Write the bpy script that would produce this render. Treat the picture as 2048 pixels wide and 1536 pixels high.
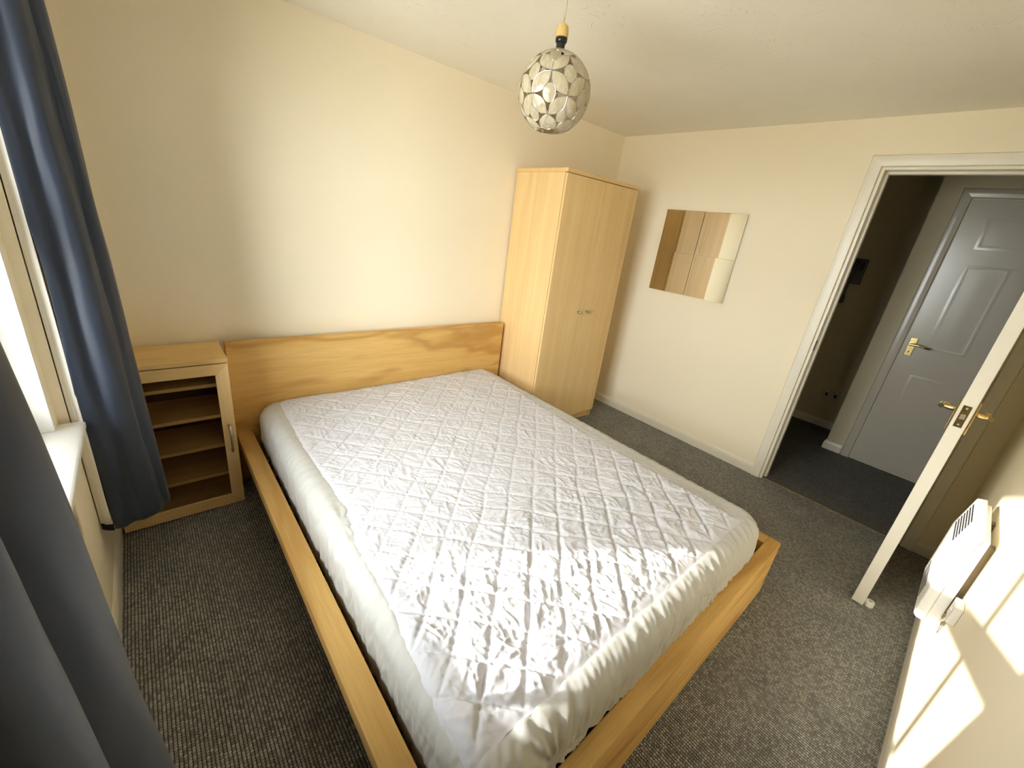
import bpy, bmesh, math, random
import numpy as np
from mathutils import Vector, Matrix

random.seed(4)
SC = bpy.context.scene
for o in list(bpy.data.objects):
    bpy.data.objects.remove(o)
COL = SC.collection

# ------------------------------------------------------------------ camera
cam_d = bpy.data.cameras.new('camera')
cam = bpy.data.objects.new('camera', cam_d)
COL.objects.link(cam)
CAM_C = (0.2536, -2.3650, 1.4731)
RT = (0.7607, -0.6381, 0.1189)
UP = (0.1434, 0.3438, 0.9280)
FW = (0.6331, 0.6889, -0.3530)
m3 = Matrix(((RT[0], UP[0], -FW[0]), (RT[1], UP[1], -FW[1]), (RT[2], UP[2], -FW[2])))
cam.matrix_world = Matrix.Translation(CAM_C) @ m3.to_4x4()
F_PX, CX, CY = 820.19, 1013.70, 757.70
cam_d.sensor_fit = 'HORIZONTAL'
cam_d.sensor_width = 36.0
cam_d.lens = F_PX / 2048.0 * 36.0
cam_d.shift_x = (1024.0 - CX) / 2048.0
cam_d.shift_y = (CY - 768.0) / 2048.0
cam_d.clip_start = 0.02
SC.camera = cam

# ------------------------------------------------------------------ world, sun, exposure
SKY = 18.8
SUN = 9.0
EXPO = 0.25
w = bpy.data.worlds.new('world')
SC.world = w
w.use_nodes = True
bg = w.node_tree.nodes['Background']
bg.inputs[0].default_value = (0.95, 0.98, 1.0, 1)
bg.inputs[1].default_value = SKY
sun_d = bpy.data.lights.new('sun', 'SUN')
sun_d.energy = SUN
sun_d.angle = math.radians(0.6)
sun_d.color = (1.0, 0.97, 0.92)
sun = bpy.data.objects.new('sun', sun_d)
COL.objects.link(sun)
sun.location = (-4, 2, 4)
sun.rotation_euler = Vector((1.0, -0.628, -0.395)).to_track_quat('-Z', 'Y').to_euler()
# portal: guides the sky light through the one window
pd = bpy.data.lights.new('window_portal', 'AREA')
pd.shape = 'RECTANGLE'
pd.size = 1.38
pd.size_y = 1.14
pd.cycles.is_portal = True
po = bpy.data.objects.new('window_portal', pd)
COL.objects.link(po)
po.location = (-0.345, -1.45, 1.335)
po.rotation_euler = Vector((1, 0, 0)).to_track_quat('-Z', 'Z').to_euler()

vs = SC.view_settings
vs.view_transform = 'Standard'
vs.look = 'None'
vs.exposure = EXPO
vs.gamma = 1.0
vs.use_curve_mapping = False
cy = SC.cycles
cy.max_bounces = 11
cy.diffuse_bounces = 8
cy.glossy_bounces = 5
cy.transparent_max_bounces = 12
cy.caustics_reflective = False
cy.caustics_refractive = False
cy.sample_clamp_indirect = 8.0
cy.adaptive_threshold = 0.02

# ------------------------------------------------------------------ dimensions (metres)
W = 3.386        # door / mirror wall
D = 2.657        # heater wall
H = 2.238        # ceiling
Z = Vector((0, 0, 1))

# ------------------------------------------------------------------ materials
MATS = {}


def srgb(r, g, b):
    f = lambda c: (c / 255.0) / 12.92 if c / 255.0 <= 0.04045 else ((c / 255.0 + 0.055) / 1.055) ** 2.4
    return (f(r), f(g), f(b), 1.0)


class N:
    """small node helper"""
    def __init__(s, name):
        s.m = bpy.data.materials.new(name)
        s.m.use_nodes = True
        s.t = s.m.node_tree
        s.b = s.t.nodes['Principled BSDF']
        MATS[name] = s.m

    def n(s, t, **k):
        x = s.t.nodes.new(t)
        for a, v in k.items():
            setattr(x, a, v)
        return x

    def l(s, a, b):
        s.t.links.new(a, b)

    def val(s, sock, v):
        if hasattr(v, 'is_output'):
            s.l(v, sock)
        else:
            sock.default_value = v

    def math(s, op, a, b=0.0, c=0.0):
        x = s.n('ShaderNodeMath', operation=op)
        s.val(x.inputs[0], a)
        s.val(x.inputs[1], b)
        s.val(x.inputs[2], c)
        return x.outputs[0]

    def obj(s):
        return s.n('ShaderNodeTexCoord').outputs['Object']

    def mapping(s, vec, scale=(1, 1, 1), rot=(0, 0, 0), loc=(0, 0, 0)):
        x = s.n('ShaderNodeMapping')
        s.l(vec, x.inputs[0])
        x.inputs['Location'].default_value = loc
        x.inputs['Rotation'].default_value = rot
        x.inputs['Scale'].default_value = scale
        return x.outputs[0]

    def noise(s, vec, scale, detail=3, rough=0.5, dist=0.0):
        x = s.n('ShaderNodeTexNoise')
        s.l(vec, x.inputs['Vector'])
        x.inputs['Scale'].default_value = scale
        x.inputs['Detail'].default_value = detail
        x.inputs['Roughness'].default_value = rough
        x.inputs['Distortion'].default_value = dist
        return x.outputs[0]

    def ramp(s, fac, stops):
        x = s.n('ShaderNodeValToRGB')
        s.l(fac, x.inputs[0])
        e = x.color_ramp.elements
        while len(e) < len(stops):
            e.new(0.5)
        for i, (p, c) in enumerate(stops):
            e[i].position = p
            e[i].color = c if len(c) == 4 else (*c, 1)
        return x.outputs[0]

    def mix(s, fac, a, b, mode='MIX'):
        x = s.n('ShaderNodeMix', data_type='RGBA', blend_type=mode)
        s.val(x.inputs[0], fac)
        s.val(x.inputs[6], a)
        s.val(x.inputs[7], b)
        return x.outputs[2]

    def bump(s, h, strength=0.3, dist=0.002):
        x = s.n('ShaderNodeBump')
        x.inputs['Strength'].default_value = strength
        x.inputs['Distance'].default_value = dist
        s.l(h, x.inputs['Height'])
        s.l(x.outputs[0], s.b.inputs['Normal'])

    def set(s, color=None, rough=None, metal=None, spec=None, **k):
        i = s.b.inputs
        if color is not None:
            s.val(i['Base Color'], color)
        if rough is not None:
            s.val(i['Roughness'], rough)
        if metal is not None:
            i['Metallic'].default_value = metal
        if spec is not None:
            i['Specular IOR Level'].default_value = spec
        for a, v in k.items():
            i[a.replace('_', ' ')].default_value = v
        return s


def plain(name, col, rough=0.5, metal=0.0, nscale=40.0, var=0.06, bump=0.05, bd=0.001, **k):
    """a near-uniform painted / moulded surface with slight procedural unevenness"""
    s = N(name)
    o = s.obj()
    f = s.noise(o, nscale, 3)
    lo = tuple(c * (1 - var) for c in col[:3]) + (1,)
    hi = tuple(min(1, c * (1 + var)) for c in col[:3]) + (1,)
    s.set(s.ramp(f, [(0.3, lo), (0.7, hi)]), rough, metal, **k)
    if bump:
        s.bump(f, bump, bd)
    return s


def wall_mat(name, col, rough=0.85):
    s = N(name)
    o = s.obj()
    f = s.noise(o, 3.0, 2)
    c = s.ramp(f, [(0.3, tuple(x * 0.985 for x in col[:3])), (0.7, col)])
    s.set(c, rough, spec=0.25)
    g = s.noise(o, 260.0, 2, 0.6)
    h = s.noise(o, 28.0, 2, 0.5)
    s.bump(s.math('ADD', g, s.math('MULTIPLY', h, 2.0)), 0.10, 0.001)
    return s


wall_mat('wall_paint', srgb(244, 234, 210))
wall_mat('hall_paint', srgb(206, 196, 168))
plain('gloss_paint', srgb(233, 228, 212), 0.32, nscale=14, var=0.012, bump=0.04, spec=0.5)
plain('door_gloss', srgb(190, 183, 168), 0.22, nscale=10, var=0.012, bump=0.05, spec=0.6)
plain('upvc', srgb(240, 240, 238), 0.3, var=0.01, bump=0.0)
plain('heater_white', srgb(242, 242, 238), 0.35, var=0.012, bump=0.03)
plain('white_plastic', srgb(236, 234, 226), 0.35, var=0.015, bump=0.0)
plain('grey_plastic', srgb(186, 184, 172), 0.45, var=0.03, bump=0.0)
plain('phone_grey', srgb(84, 84, 78), 0.4, var=0.03, bump=0.0)
plain('black_plastic', srgb(22, 21, 20), 0.28, var=0.05, bump=0.0)
plain('tan_plastic', srgb(212, 180, 112), 0.4, var=0.03, bump=0.0)
plain('cord_white', srgb(196, 186, 158), 0.5, var=0.03, bump=0.0)
plain('dark_void', srgb(28, 26, 24), 0.7, var=0.05, bump=0.0)
plain('brass', (0.80, 0.62, 0.27, 1), 0.16, 1.0, nscale=60, var=0.03, bump=0.02)
plain('steel', (0.58, 0.56, 0.52, 1), 0.30, 1.0, nscale=60, var=0.04, bump=0.02)
plain('old_brass', (0.20, 0.165, 0.09, 1), 0.5, 1.0, nscale=90, var=0.12, bump=0.05)
plain('bracket_steel', srgb(120, 108, 92), 0.5, 0.4, var=0.05, bump=0.0)
plain('ground_mat', srgb(196, 192, 184), 0.9, nscale=3, var=0.12, bump=0.1, bd=0.01)
plain('brickwork', srgb(206, 198, 184), 0.85, nscale=20, var=0.08, bump=0.3, bd=0.003)
plain('dark_back', srgb(92, 58, 34), 0.6, nscale=30, var=0.08, bump=0.0)
plain('filament_glass', srgb(225, 225, 222), 0.25, var=0.01, bump=0.0)


def ceiling_mat():
    s = N('artex_ceiling')
    o = s.obj()
    warp = s.n('ShaderNodeTexNoise')
    s.l(o, warp.inputs['Vector'])
    warp.inputs['Scale'].default_value = 3.0
    v = s.n('ShaderNodeVectorMath', operation='SCALE')
    s.l(warp.outputs['Color'], v.inputs[0])
    v.inputs['Scale'].default_value = 0.35
    va = s.n('ShaderNodeVectorMath', operation='ADD')
    s.l(o, va.inputs[0])
    s.l(v.outputs[0], va.inputs[1])
    a = s.noise(s.mapping(va.outputs[0], (26, 60, 20), (0, 0, 0.9)), 1.0, 2, 0.5, 0.6)
    b = s.noise(s.mapping(va.outputs[0], (60, 26, 20), (0, 0, 0.3)), 1.0, 2, 0.5, 0.6)
    ra = s.ramp(a, [(0.62, (0, 0, 0)), (0.69, (1, 1, 1))])
    rb = s.ramp(b, [(0.70, (0, 0, 0)), (0.78, (1, 1, 1))])
    patch = s.ramp(s.noise(o, 3.2, 3, 0.6), [(0.46, (0.06, 0.06, 0.06)), (0.64, (1, 1, 1))])
    h = s.math('MULTIPLY', s.math('MAXIMUM', ra, rb), patch)
    fine = s.noise(o, 120.0, 2)
    s.bump(s.math('ADD', h, s.math('MULTIPLY', fine, 0.10)), 0.34, 0.008)
    s.set(s.ramp(s.noise(o, 2.0, 2), [(0.3, srgb(238, 234, 221)), (0.7, srgb(243, 240, 229))]), s.math('MULTIPLY_ADD', h, -0.4, 0.72), spec=0.5)


ceiling_mat()


def carpet_mat(name='loop_carpet', k=1.0):
    s = N(name)
    o = s.obj()
    sep = s.n('ShaderNodeSeparateXYZ')
    wob = s.noise(o, 4.0, 2)
    s.l(o, sep.inputs[0])
    x = s.math('ADD', s.math('MULTIPLY', sep.outputs[0], 1 / 0.0095), s.math('MULTIPLY', wob, 0.25))
    fx = s.math('FLOOR', x)
    odd = s.math('MULTIPLY', s.math('MODULO', s.math('ABSOLUTE', fx), 2.0), 0.3)
    wob2 = s.noise(o, 22.0, 2)
    y = s.math('ADD', s.math('ADD', s.math('MULTIPLY', sep.outputs[1], 1 / 0.0085), odd), s.math('MULTIPLY', wob2, 0.25))
    fy = s.math('FLOOR', y)
    rx = s.math('ABSOLUTE', s.math('SINE', s.math('MULTIPLY', x, math.pi)))
    ry = s.math('ABSOLUTE', s.math('SINE', s.math('MULTIPLY', y, math.pi)))
    h = s.math('MULTIPLY', s.math('POWER', rx, 0.8), s.math('MULTIPLY_ADD', ry, 0.6, 0.4))
    comb = s.n('ShaderNodeCombineXYZ')
    s.l(fx, comb.inputs[0])
    s.l(fy, comb.inputs[1])
    wn = s.n('ShaderNodeTexWhiteNoise')
    s.l(comb.outputs[0], wn.inputs[0])
    loop = s.ramp(wn.outputs[0], [(0.0, srgb(132, 132, 128)), (0.5, srgb(158, 158, 153)), (1.0, srgb(186, 186, 180))])
    big = s.ramp(s.noise(o, 5.0, 3), [(0.3, (0.86, 0.85, 0.84)), (0.7, (1.08, 1.07, 1.05))])
    c = s.mix(1.0, loop, big, 'MULTIPLY')
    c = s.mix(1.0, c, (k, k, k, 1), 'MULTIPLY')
    c2 = s.mix(s.ramp(h, [(0.12, (0, 0, 0)), (0.62, (1, 1, 1))]), srgb(44, 42, 39), c)
    s.set(c2, 0.95, spec=0.1)
    s.b.inputs['Sheen Weight'].default_value = 0.15
    fuzz = s.noise(o, 900.0, 1)
    s.bump(s.math('ADD', h, s.math('MULTIPLY', fuzz, 0.2)), 0.8, 0.006)


carpet_mat()
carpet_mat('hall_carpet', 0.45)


def wood_mat(name, axis, light, mid, dark, contour=0.6, band=0.5, rough=0.6, seed=0.0, rings=34.0, bscale=5.0):
    """veneer: fine streaks along the grain + plain-sawn contour lines"""
    s = N(name)
    o = s.obj()
    sc = {'X': (0.22, 1, 1), 'Y': (1, 0.22, 1), 'Z': (1, 1, 0.10)}[axis]
    st = {'X': (0.05, 1, 1), 'Y': (1, 0.05, 1), 'Z': (1, 1, 0.02)}[axis]
    a = s.noise(s.mapping(o, sc, loc=(seed, seed * 1.7, seed * 0.6)), 3.2, 3, 0.55, 0.35)
    ring = s.math('MULTIPLY_ADD', s.math('SINE', s.math('MULTIPLY', a, rings)), 0.5, 0.5)
    ring = s.math('POWER', ring, 3.0)
    fine = s.noise(s.mapping(o, st, loc=(seed, 0, 0)), 130.0, 3, 0.6)
    bands = s.noise(s.mapping(o, st, loc=(0, seed, seed)), bscale * 4, 2, 0.5)
    c = s.ramp(bands, [(0.3, mid), (0.7, light)])
    c = s.mix(band, mid, c)
    c = s.mix(s.math('MULTIPLY', ring, contour), c, dark)
    c = s.mix(s.math('MULTIPLY', s.ramp(fine, [(0.45, (0, 0, 0)), (0.75, (1, 1, 1))]), 0.28), c, dark)
    s.set(c, rough, spec=0.15)
    s.bump(fine, 0.03, 0.0006)


BL, BM, BD = srgb(223, 186, 120), srgb(211, 170, 100), srgb(168, 120, 58)
wood_mat('birch_x', 'X', BL, BM, BD, 0.55, 0.9, seed=1.3, rings=30)
wood_mat('birch_y', 'Y', srgb(206, 170, 108), srgb(194, 155, 90), srgb(158, 112, 56), 0.40, 0.9, seed=4.1, rings=26)
wood_mat('maple_z', 'Z', srgb(238, 208, 156), srgb(230, 197, 141), srgb(206, 167, 110), 0.22, 1.0, seed=2.2, rings=22)
wood_mat('maple_x', 'X', srgb(234, 203, 146), srgb(225, 190, 128), srgb(198, 156, 96), 0.25, 0.8, seed=6.2, rings=22)


def fabric_mat(name, col, rough=0.9, scale=900.0, bump=0.15, sheen=0.0, trans=0.0, var=0.03, vs=6.0):
    s = N(name)
    o = s.obj()
    f = s.noise(o, vs, 3)
    c = s.ramp(f, [(0.3, tuple(x * (1 - var) for x in col[:3])), (0.7, tuple(min(1, x * (1 + var)) for x in col[:3]))])
    s.set(c, rough, spec=0.2)
    s.b.inputs['Sheen Weight'].default_value = sheen
    g = s.noise(o, scale, 2)
    s.bump(g, bump, 0.0006)
    return s


fabric_mat('quilt_white', srgb(203, 203, 209), 0.85, 700)
fabric_mat('skirt_white', srgb(188, 187, 182), 0.8, 700)
fabric_mat('ticking_grey', srgb(84, 84, 86), 0.85, 500, var=0.08)
fabric_mat('piping_dark', srgb(48, 48, 50), 0.8, 500)
fabric_mat('lining_white', srgb(244, 242, 234), 0.85, 600)
s = fabric_mat('curtain_blue', srgb(44, 53, 69), 0.5, 500, 0.10, 0.12, var=0.06, vs=3.0)
s.b.inputs['Specular IOR Level'].default_value = 0.35
fabric_mat('hem_black', srgb(26, 28, 32), 0.8, 500)


def shell_mat():
    s = N('capiz_shell')
    o = s.obj()
    f = s.noise(s.mapping(o, (1, 1, 0.5)), 60.0, 4, 0.6, 1.0)
    c = s.ramp(f, [(0.3, srgb(196, 186, 156)), (0.55, srgb(222, 214, 190)), (0.75, srgb(244, 240, 226))])
    s.set(c, 0.22, spec=0.8)
    s.b.inputs['Coat Weight'].default_value = 0.5
    s.b.inputs['Coat Roughness'].default_value = 0.12
    tr = s.n('ShaderNodeBsdfTranslucent')
    tr.inputs[0].default_value = srgb(236, 220, 180)
    mx = s.n('ShaderNodeMixShader')
    mx.inputs[0].default_value = 0.38
    s.l(s.b.outputs[0], mx.inputs[1])
    s.l(tr.outputs[0], mx.inputs[2])
    s.l(mx.outputs[0], s.t.nodes['Material Output'].inputs[0])
    s.bump(f, 0.25, 0.001)


shell_mat()


def glass_mat(name, tint, refl=0.08):
    s = N(name)
    tr = s.n('ShaderNodeBsdfTransparent')
    tr.inputs[0].default_value = tint
    gl = s.n('ShaderNodeBsdfGlossy')
    gl.inputs['Roughness'].default_value = 0.02
    fr = s.n('ShaderNodeFresnel')
    fr.inputs[0].default_value = 1.25
    mx = s.n('ShaderNodeMixShader')
    s.l(s.math('MULTIPLY', fr.outputs[0], refl / 0.08), mx.inputs[0])
    s.l(tr.outputs[0], mx.inputs[1])
    s.l(gl.outputs[0], mx.inputs[2])
    s.l(mx.outputs[0], s.t.nodes['Material Output'].inputs[0])


glass_mat('window_glass', (0.97, 0.98, 0.97, 1))
glass_mat('cabinet_glass', (0.86, 0.84, 0.80, 1), 0.05)
s = N('mirror_silver')
s.set((0.86, 0.84, 0.76, 1), 0.012, 1.0)
s.set(s.ramp(s.noise(s.obj(), 6, 2), [(0.3, (0.85, 0.83, 0.75)), (0.7, (0.87, 0.85, 0.77))]))


def dark_patch_wall():
    """wall paint with one soft dark patch below the sill"""
    s = N('wall_paint_dark_patch')
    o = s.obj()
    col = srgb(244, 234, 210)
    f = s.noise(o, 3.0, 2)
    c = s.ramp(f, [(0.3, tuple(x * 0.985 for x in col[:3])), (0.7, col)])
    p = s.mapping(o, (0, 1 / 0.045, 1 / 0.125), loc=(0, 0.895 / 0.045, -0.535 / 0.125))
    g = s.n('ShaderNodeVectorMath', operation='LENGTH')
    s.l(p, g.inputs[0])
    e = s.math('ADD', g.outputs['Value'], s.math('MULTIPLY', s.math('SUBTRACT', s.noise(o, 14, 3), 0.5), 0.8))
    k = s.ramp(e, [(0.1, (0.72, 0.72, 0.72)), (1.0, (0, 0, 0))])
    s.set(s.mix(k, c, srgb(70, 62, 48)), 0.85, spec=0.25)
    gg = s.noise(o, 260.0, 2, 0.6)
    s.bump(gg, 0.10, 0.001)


dark_patch_wall()


# ------------------------------------------------------------------ mesh builders
class MB:
    def __init__(s):
        s.v = []
        s.f = []

    def add(s, v, f):
        o = len(s.v)
        s.v += [tuple(p) for p in v]
        s.f += [tuple(i + o for i in q) for q in f]
        return s

    def box(s, x0, x1, y0, y1, z0, z1, bev=0.0):
        bm = bmesh.new()
        bmesh.ops.create_cube(bm, size=1.0)
        sx, sy, sz = x1 - x0, y1 - y0, z1 - z0
        for v in bm.verts:
            v.co = Vector(((v.co.x + .5) * sx + x0, (v.co.y + .5) * sy + y0, (v.co.z + .5) * sz + z0))
        if bev:
            bmesh.ops.bevel(bm, geom=list(bm.edges), offset=bev, segments=2, affect='EDGES', profile=0.6)
        bm.normal_update()
        bm.verts.index_update()
        s.add([v.co.copy() for v in bm.verts], [[v.index for v in f.verts] for f in bm.faces])
        bm.free()
        return s

    def prism(s, prof, axis, a, b, m=None):
        """extrude a closed 2-D profile along axis from a to b; profile coords are the other two axes in order"""
        n = len(prof)
        def P(u, v, t):
            return {'x': (t, u, v), 'y': (u, t, v), 'z': (u, v, t)}[axis]
        v = [P(u, w_, a) for u, w_ in prof] + [P(u, w_, b) for u, w_ in prof]
        f = [[i, (i + 1) % n, n + (i + 1) % n, n + i] for i in range(n)]
        f += [list(range(n))[::-1], list(range(n, 2 * n))]
        return s.add(v, f)

    def tube(s, pts, r, seg=10, cap=True):
        pts = [Vector(p) for p in pts]
        rs = r if isinstance(r, (list, tuple)) else [r] * len(pts)
        vs_, fs = [], []
        prev = None
        for i, p in enumerate(pts):
            t = (pts[min(i + 1, len(pts) - 1)] - pts[max(i - 1, 0)]).normalized()
            if prev is None:
                u = t.orthogonal().normalized()
            else:
                u = (prev - t * prev.dot(t)).normalized()
            prev = u
            w_ = t.cross(u)
            for k in range(seg):
                a = 2 * math.pi * k / seg
                vs_.append(p + (u * math.cos(a) + w_ * math.sin(a)) * rs[i])
        for i in range(len(pts) - 1):
            for k in range(seg):
                fs.append([i * seg + k, i * seg + (k + 1) % seg, (i + 1) * seg + (k + 1) % seg, (i + 1) * seg + k])
        if cap:
            fs.append(list(range(seg))[::-1])
            fs.append([(len(pts) - 1) * seg + k for k in range(seg)])
        return s.add(vs_, fs)

    def lathe(s, prof, origin=(0, 0, 0), axis=(0, 0, 1), seg=24):
        ax = Vector(axis).normalized()
        u = ax.orthogonal().normalized()
        w_ = ax.cross(u)
        o = Vector(origin)
        vs_, fs = [], []
        for r, h in prof:
            for k in range(seg):
                a = 2 * math.pi * k / seg
                vs_.append(o + ax * h + (u * math.cos(a) + w_ * math.sin(a)) * max(r, 1e-5))
        for i in range(len(prof) - 1):
            for k in range(seg):
                fs.append([i * seg + k, i * seg + (k + 1) % seg, (i + 1) * seg + (k + 1) % seg, (i + 1) * seg + k])
        fs.append(list(range(seg))[::-1])
        fs.append([(len(prof) - 1) * seg + k for k in range(seg)])
        return s.add(vs_, fs)

    def build(s, name, mat, parent=None, smooth=False, rel=True):
        o = Vector((0, 0, 0))
        if parent is not None and rel:
            o = ORG.get(parent.name, o)
        me = bpy.data.meshes.new(name)
        me.from_pydata([(p[0] - o[0], p[1] - o[1], p[2] - o[2]) for p in s.v], [], s.f)
        bm = bmesh.new()
        bm.from_mesh(me)
        bmesh.ops.recalc_face_normals(bm, faces=bm.faces)
        bm.to_mesh(me)
        bm.free()
        return link(name, me, mat, parent, smooth, o)


ORG = {}


def link(name, me, mat, parent=None, smooth=False, org=None):
    ob = bpy.data.objects.new(name, me)
    COL.objects.link(ob)
    me.materials.append(MATS[mat])
    if smooth:
        if smooth is True:
            me.shade_smooth()
        else:
            me.set_sharp_from_angle(angle=math.radians(smooth))
    if parent is not None:
        ob.parent = parent
        ORG[ob.name] = org if org is not None else Vector((0, 0, 0))
    return ob


def thing(name, loc, label, cat, group=None, kind=None, rotz=0.0):
    e = bpy.data.objects.new(name, None)
    COL.objects.link(e)
    e.location = loc
    e.rotation_euler = (0, 0, rotz)
    e.empty_display_size = 0.05
    ORG[e.name] = Vector(loc)
    return tag(e, label, cat, group, kind)


def tag(o, label=None, cat=None, group=None, kind=None):
    if label:
        o['label'] = label
    if cat:
        o['category'] = cat
    if group:
        o['group'] = group
    if kind:
        o['kind'] = kind
    return o


def struct(o, label, cat):
    return tag(o, label, cat, None, 'structure')


def slist(name, loc, label, cat, rotz=0.0):
    return thing(name, loc, label, cat, None, 'structure', rotz)


def B(x0, x1, y0, y1, z0, z1, bev=0.0):
    return MB().box(x0, x1, y0, y1, z0, z1, bev)


# ================================================================== SETTING
# floor
mb = MB()
mb.box(0, W + 0.03, -D, 0, -0.08, 0)
struct(mb.build('floor', 'loop_carpet'), 'grey brown loop pile carpet across the bedroom', 'floor')
mb = MB().box(W + 0.03, 5.25, -3.6, 1.2, -0.08, 0)
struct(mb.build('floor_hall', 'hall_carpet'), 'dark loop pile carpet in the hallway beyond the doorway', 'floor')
# ceiling
struct(B(-0.34, W + 0.1, -D - 0.1, 0.1, H, H + 0.12).build('ceiling', 'artex_ceiling'),
       'off white textured plaster ceiling with swirled flecks', 'ceiling')
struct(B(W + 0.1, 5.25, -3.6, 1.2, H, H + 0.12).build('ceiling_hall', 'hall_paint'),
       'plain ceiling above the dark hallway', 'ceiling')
# back wall (headboard)
struct(B(-0.34, W + 0.1, 0, 0.1, -0.08, H).build('wall_back', 'wall_paint'), 'cream painted wall behind the bed headboard', 'wall')
# heater wall
struct(B(-0.34, W + 0.1, -D - 0.1, -D, -0.08, H).build('wall_front', 'wall_paint'),
       'cream painted wall carrying the white panel heater, patched with sunlight', 'wall')
# window wall, stepped reveal
WY0, WY1 = -0.605, -2.295       # inner opening
OYA, OYB = -0.667, -2.233       # deep part of the opening
XYA, XYB = -0.760, -2.140       # outer brick opening
WZ1 = 1.975
mb = MB()
for (xa, xb, ya, yb, za, zb) in ((-0.026, 0.0, WY0, WY1, 0.69, 2.0), (-0.22, -0.026, OYA, OYB, 0.69, WZ1), (-0.34, -0.22, XYA, XYB, 0.74, 1.895)):
    mb.box(xa, xb, ya, 0.0, -0.08, H)
    mb.box(xa, xb, -D, yb, -0.08, H)
    mb.box(xa, xb, yb, ya, -0.08, za)
    mb.box(xa, xb, yb, ya, zb, H)
struct(mb.build('wall_left', 'wall_paint_dark_patch'), 'cream window wall behind the curtains with a soft dark patch under the sill', 'wall')
# door / mirror wall
OY0, OY1, OZ = -1.740, -2.508, 1.997
mb = MB()
mb.box(W, W + 0.10, OY0 - 0.0, 0.0, -0.08, H)
mb.box(W, W + 0.10, -D, OY1, -0.08, H)
mb.box(W, W + 0.10, OY1, OY0, OZ, H)
struct(mb.build('wall_right', 'wall_paint'), 'cream painted wall with the mirror tiles and the doorway', 'wall')
# hall walls
HX = 4.492
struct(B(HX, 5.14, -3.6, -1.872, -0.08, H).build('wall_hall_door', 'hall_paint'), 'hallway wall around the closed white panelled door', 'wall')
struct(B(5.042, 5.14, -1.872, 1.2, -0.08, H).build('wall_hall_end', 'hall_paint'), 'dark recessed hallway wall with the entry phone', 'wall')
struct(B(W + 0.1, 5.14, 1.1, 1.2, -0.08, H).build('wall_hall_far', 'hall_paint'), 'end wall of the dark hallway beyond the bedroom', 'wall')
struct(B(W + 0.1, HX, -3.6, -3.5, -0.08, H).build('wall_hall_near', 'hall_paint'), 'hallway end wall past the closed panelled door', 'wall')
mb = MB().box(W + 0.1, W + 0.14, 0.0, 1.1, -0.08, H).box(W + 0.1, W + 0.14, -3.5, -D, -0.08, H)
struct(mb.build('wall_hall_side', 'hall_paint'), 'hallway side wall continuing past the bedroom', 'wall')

# baseboards
BBH = 0.074
prof = [(0, 0), (0.013, 0), (0.013, 0.052), (0.010, 0.066), (0.005, BBH), (0, BBH)]


def bb(name, fn, label, mat='gloss_paint'):
    m = MB()
    fn(m)
    return struct(m.build(name, mat), label, 'baseboard')


bb('baseboard_back', lambda m: m.prism([(-a, b) for a, b in prof], 'x', 0, W), 'cream skirting board along the headboard wall')
bb('baseboard_right', lambda m: m.prism([(W - a, b) for a, b in prof], 'y', -1.686, -0.013), 'white skirting board below the mirror tiles')
bb('baseboard_doorside', lambda m: m.prism([(W - a, b) for a, b in prof], 'y', -D + 0.013, -2.566), 'short white skirting board between doorway and heater wall')
bb('baseboard_front', lambda m: m.prism([(-D + a, b) for a, b in prof], 'x', 0, W), 'white skirting board below the panel heater')
bb('baseboard_left', lambda m: m.prism([(a, b) for a, b in prof], 'y', -D + 0.013, -0.013), 'cream skirting board below the window')
bb('baseboard_hall_end', lambda m: m.prism([(5.042 - a, b) for a, b in prof], 'y', -1.872, 1.1), 'skirting board on the dark hallway wall')
bb('baseboard_hall_door', lambda m: m.prism([(HX - a, b) for a, b in prof], 'y', -1.985, -1.872).prism([(-1.872 + a, b) for a, b in prof], 'x', HX - 0.013, 5.03),
   'short white skirting board beside the closed hallway door')

# ------------------------------------------------------------------ bedroom door frame (trim_1)
t = slist('trim_1', (W, -1.74, 0), 'white painted door frame around the open bedroom doorway', 'door frame')
AW = 0.058
ap = [(0, 0.004), (0.004, 0.016), (0.020, 0.017), (0.040, 0.020), (0.054, 0.018), (AW, 0.010), (AW, 0), (0, 0)]
# (distance from opening, projection from wall)
A0 = OY0 + 0.003
A1 = OY1 - 0.003


def arch_jamb(name, y_in, sgn, x_wall, xs, zt, parent, mat):
    m = MB()
    n = len(ap)
    v = [(x_wall + xs * b, y_in + sgn * a, 0) for a, b in ap] + [(x_wall + xs * b, y_in + sgn * a, zt + a) for a, b in ap]
    f = [[i, (i + 1) % n, n + (i + 1) % n, n + i] for i in range(n)] + [list(range(n))[::-1], list(range(n, 2 * n))]
    m.add(v, f)
    return m.build(name, mat, parent, smooth=40)


def arch_head(name, ya, yb, x_wall, xs, zt, parent, mat):
    m = MB()
    n = len(ap)
    v = [(x_wall + xs * b, ya + a, zt + a) for a, b in ap] + [(x_wall + xs * b, yb - a, zt + a) for a, b in ap]
    f = [[i, (i + 1) % n, n + (i + 1) % n, n + i] for i in range(n)] + [list(range(n))[::-1], list(range(n, 2 * n))]
    m.add(v, f)
    return m.build(name, mat, parent, smooth=40)


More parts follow.
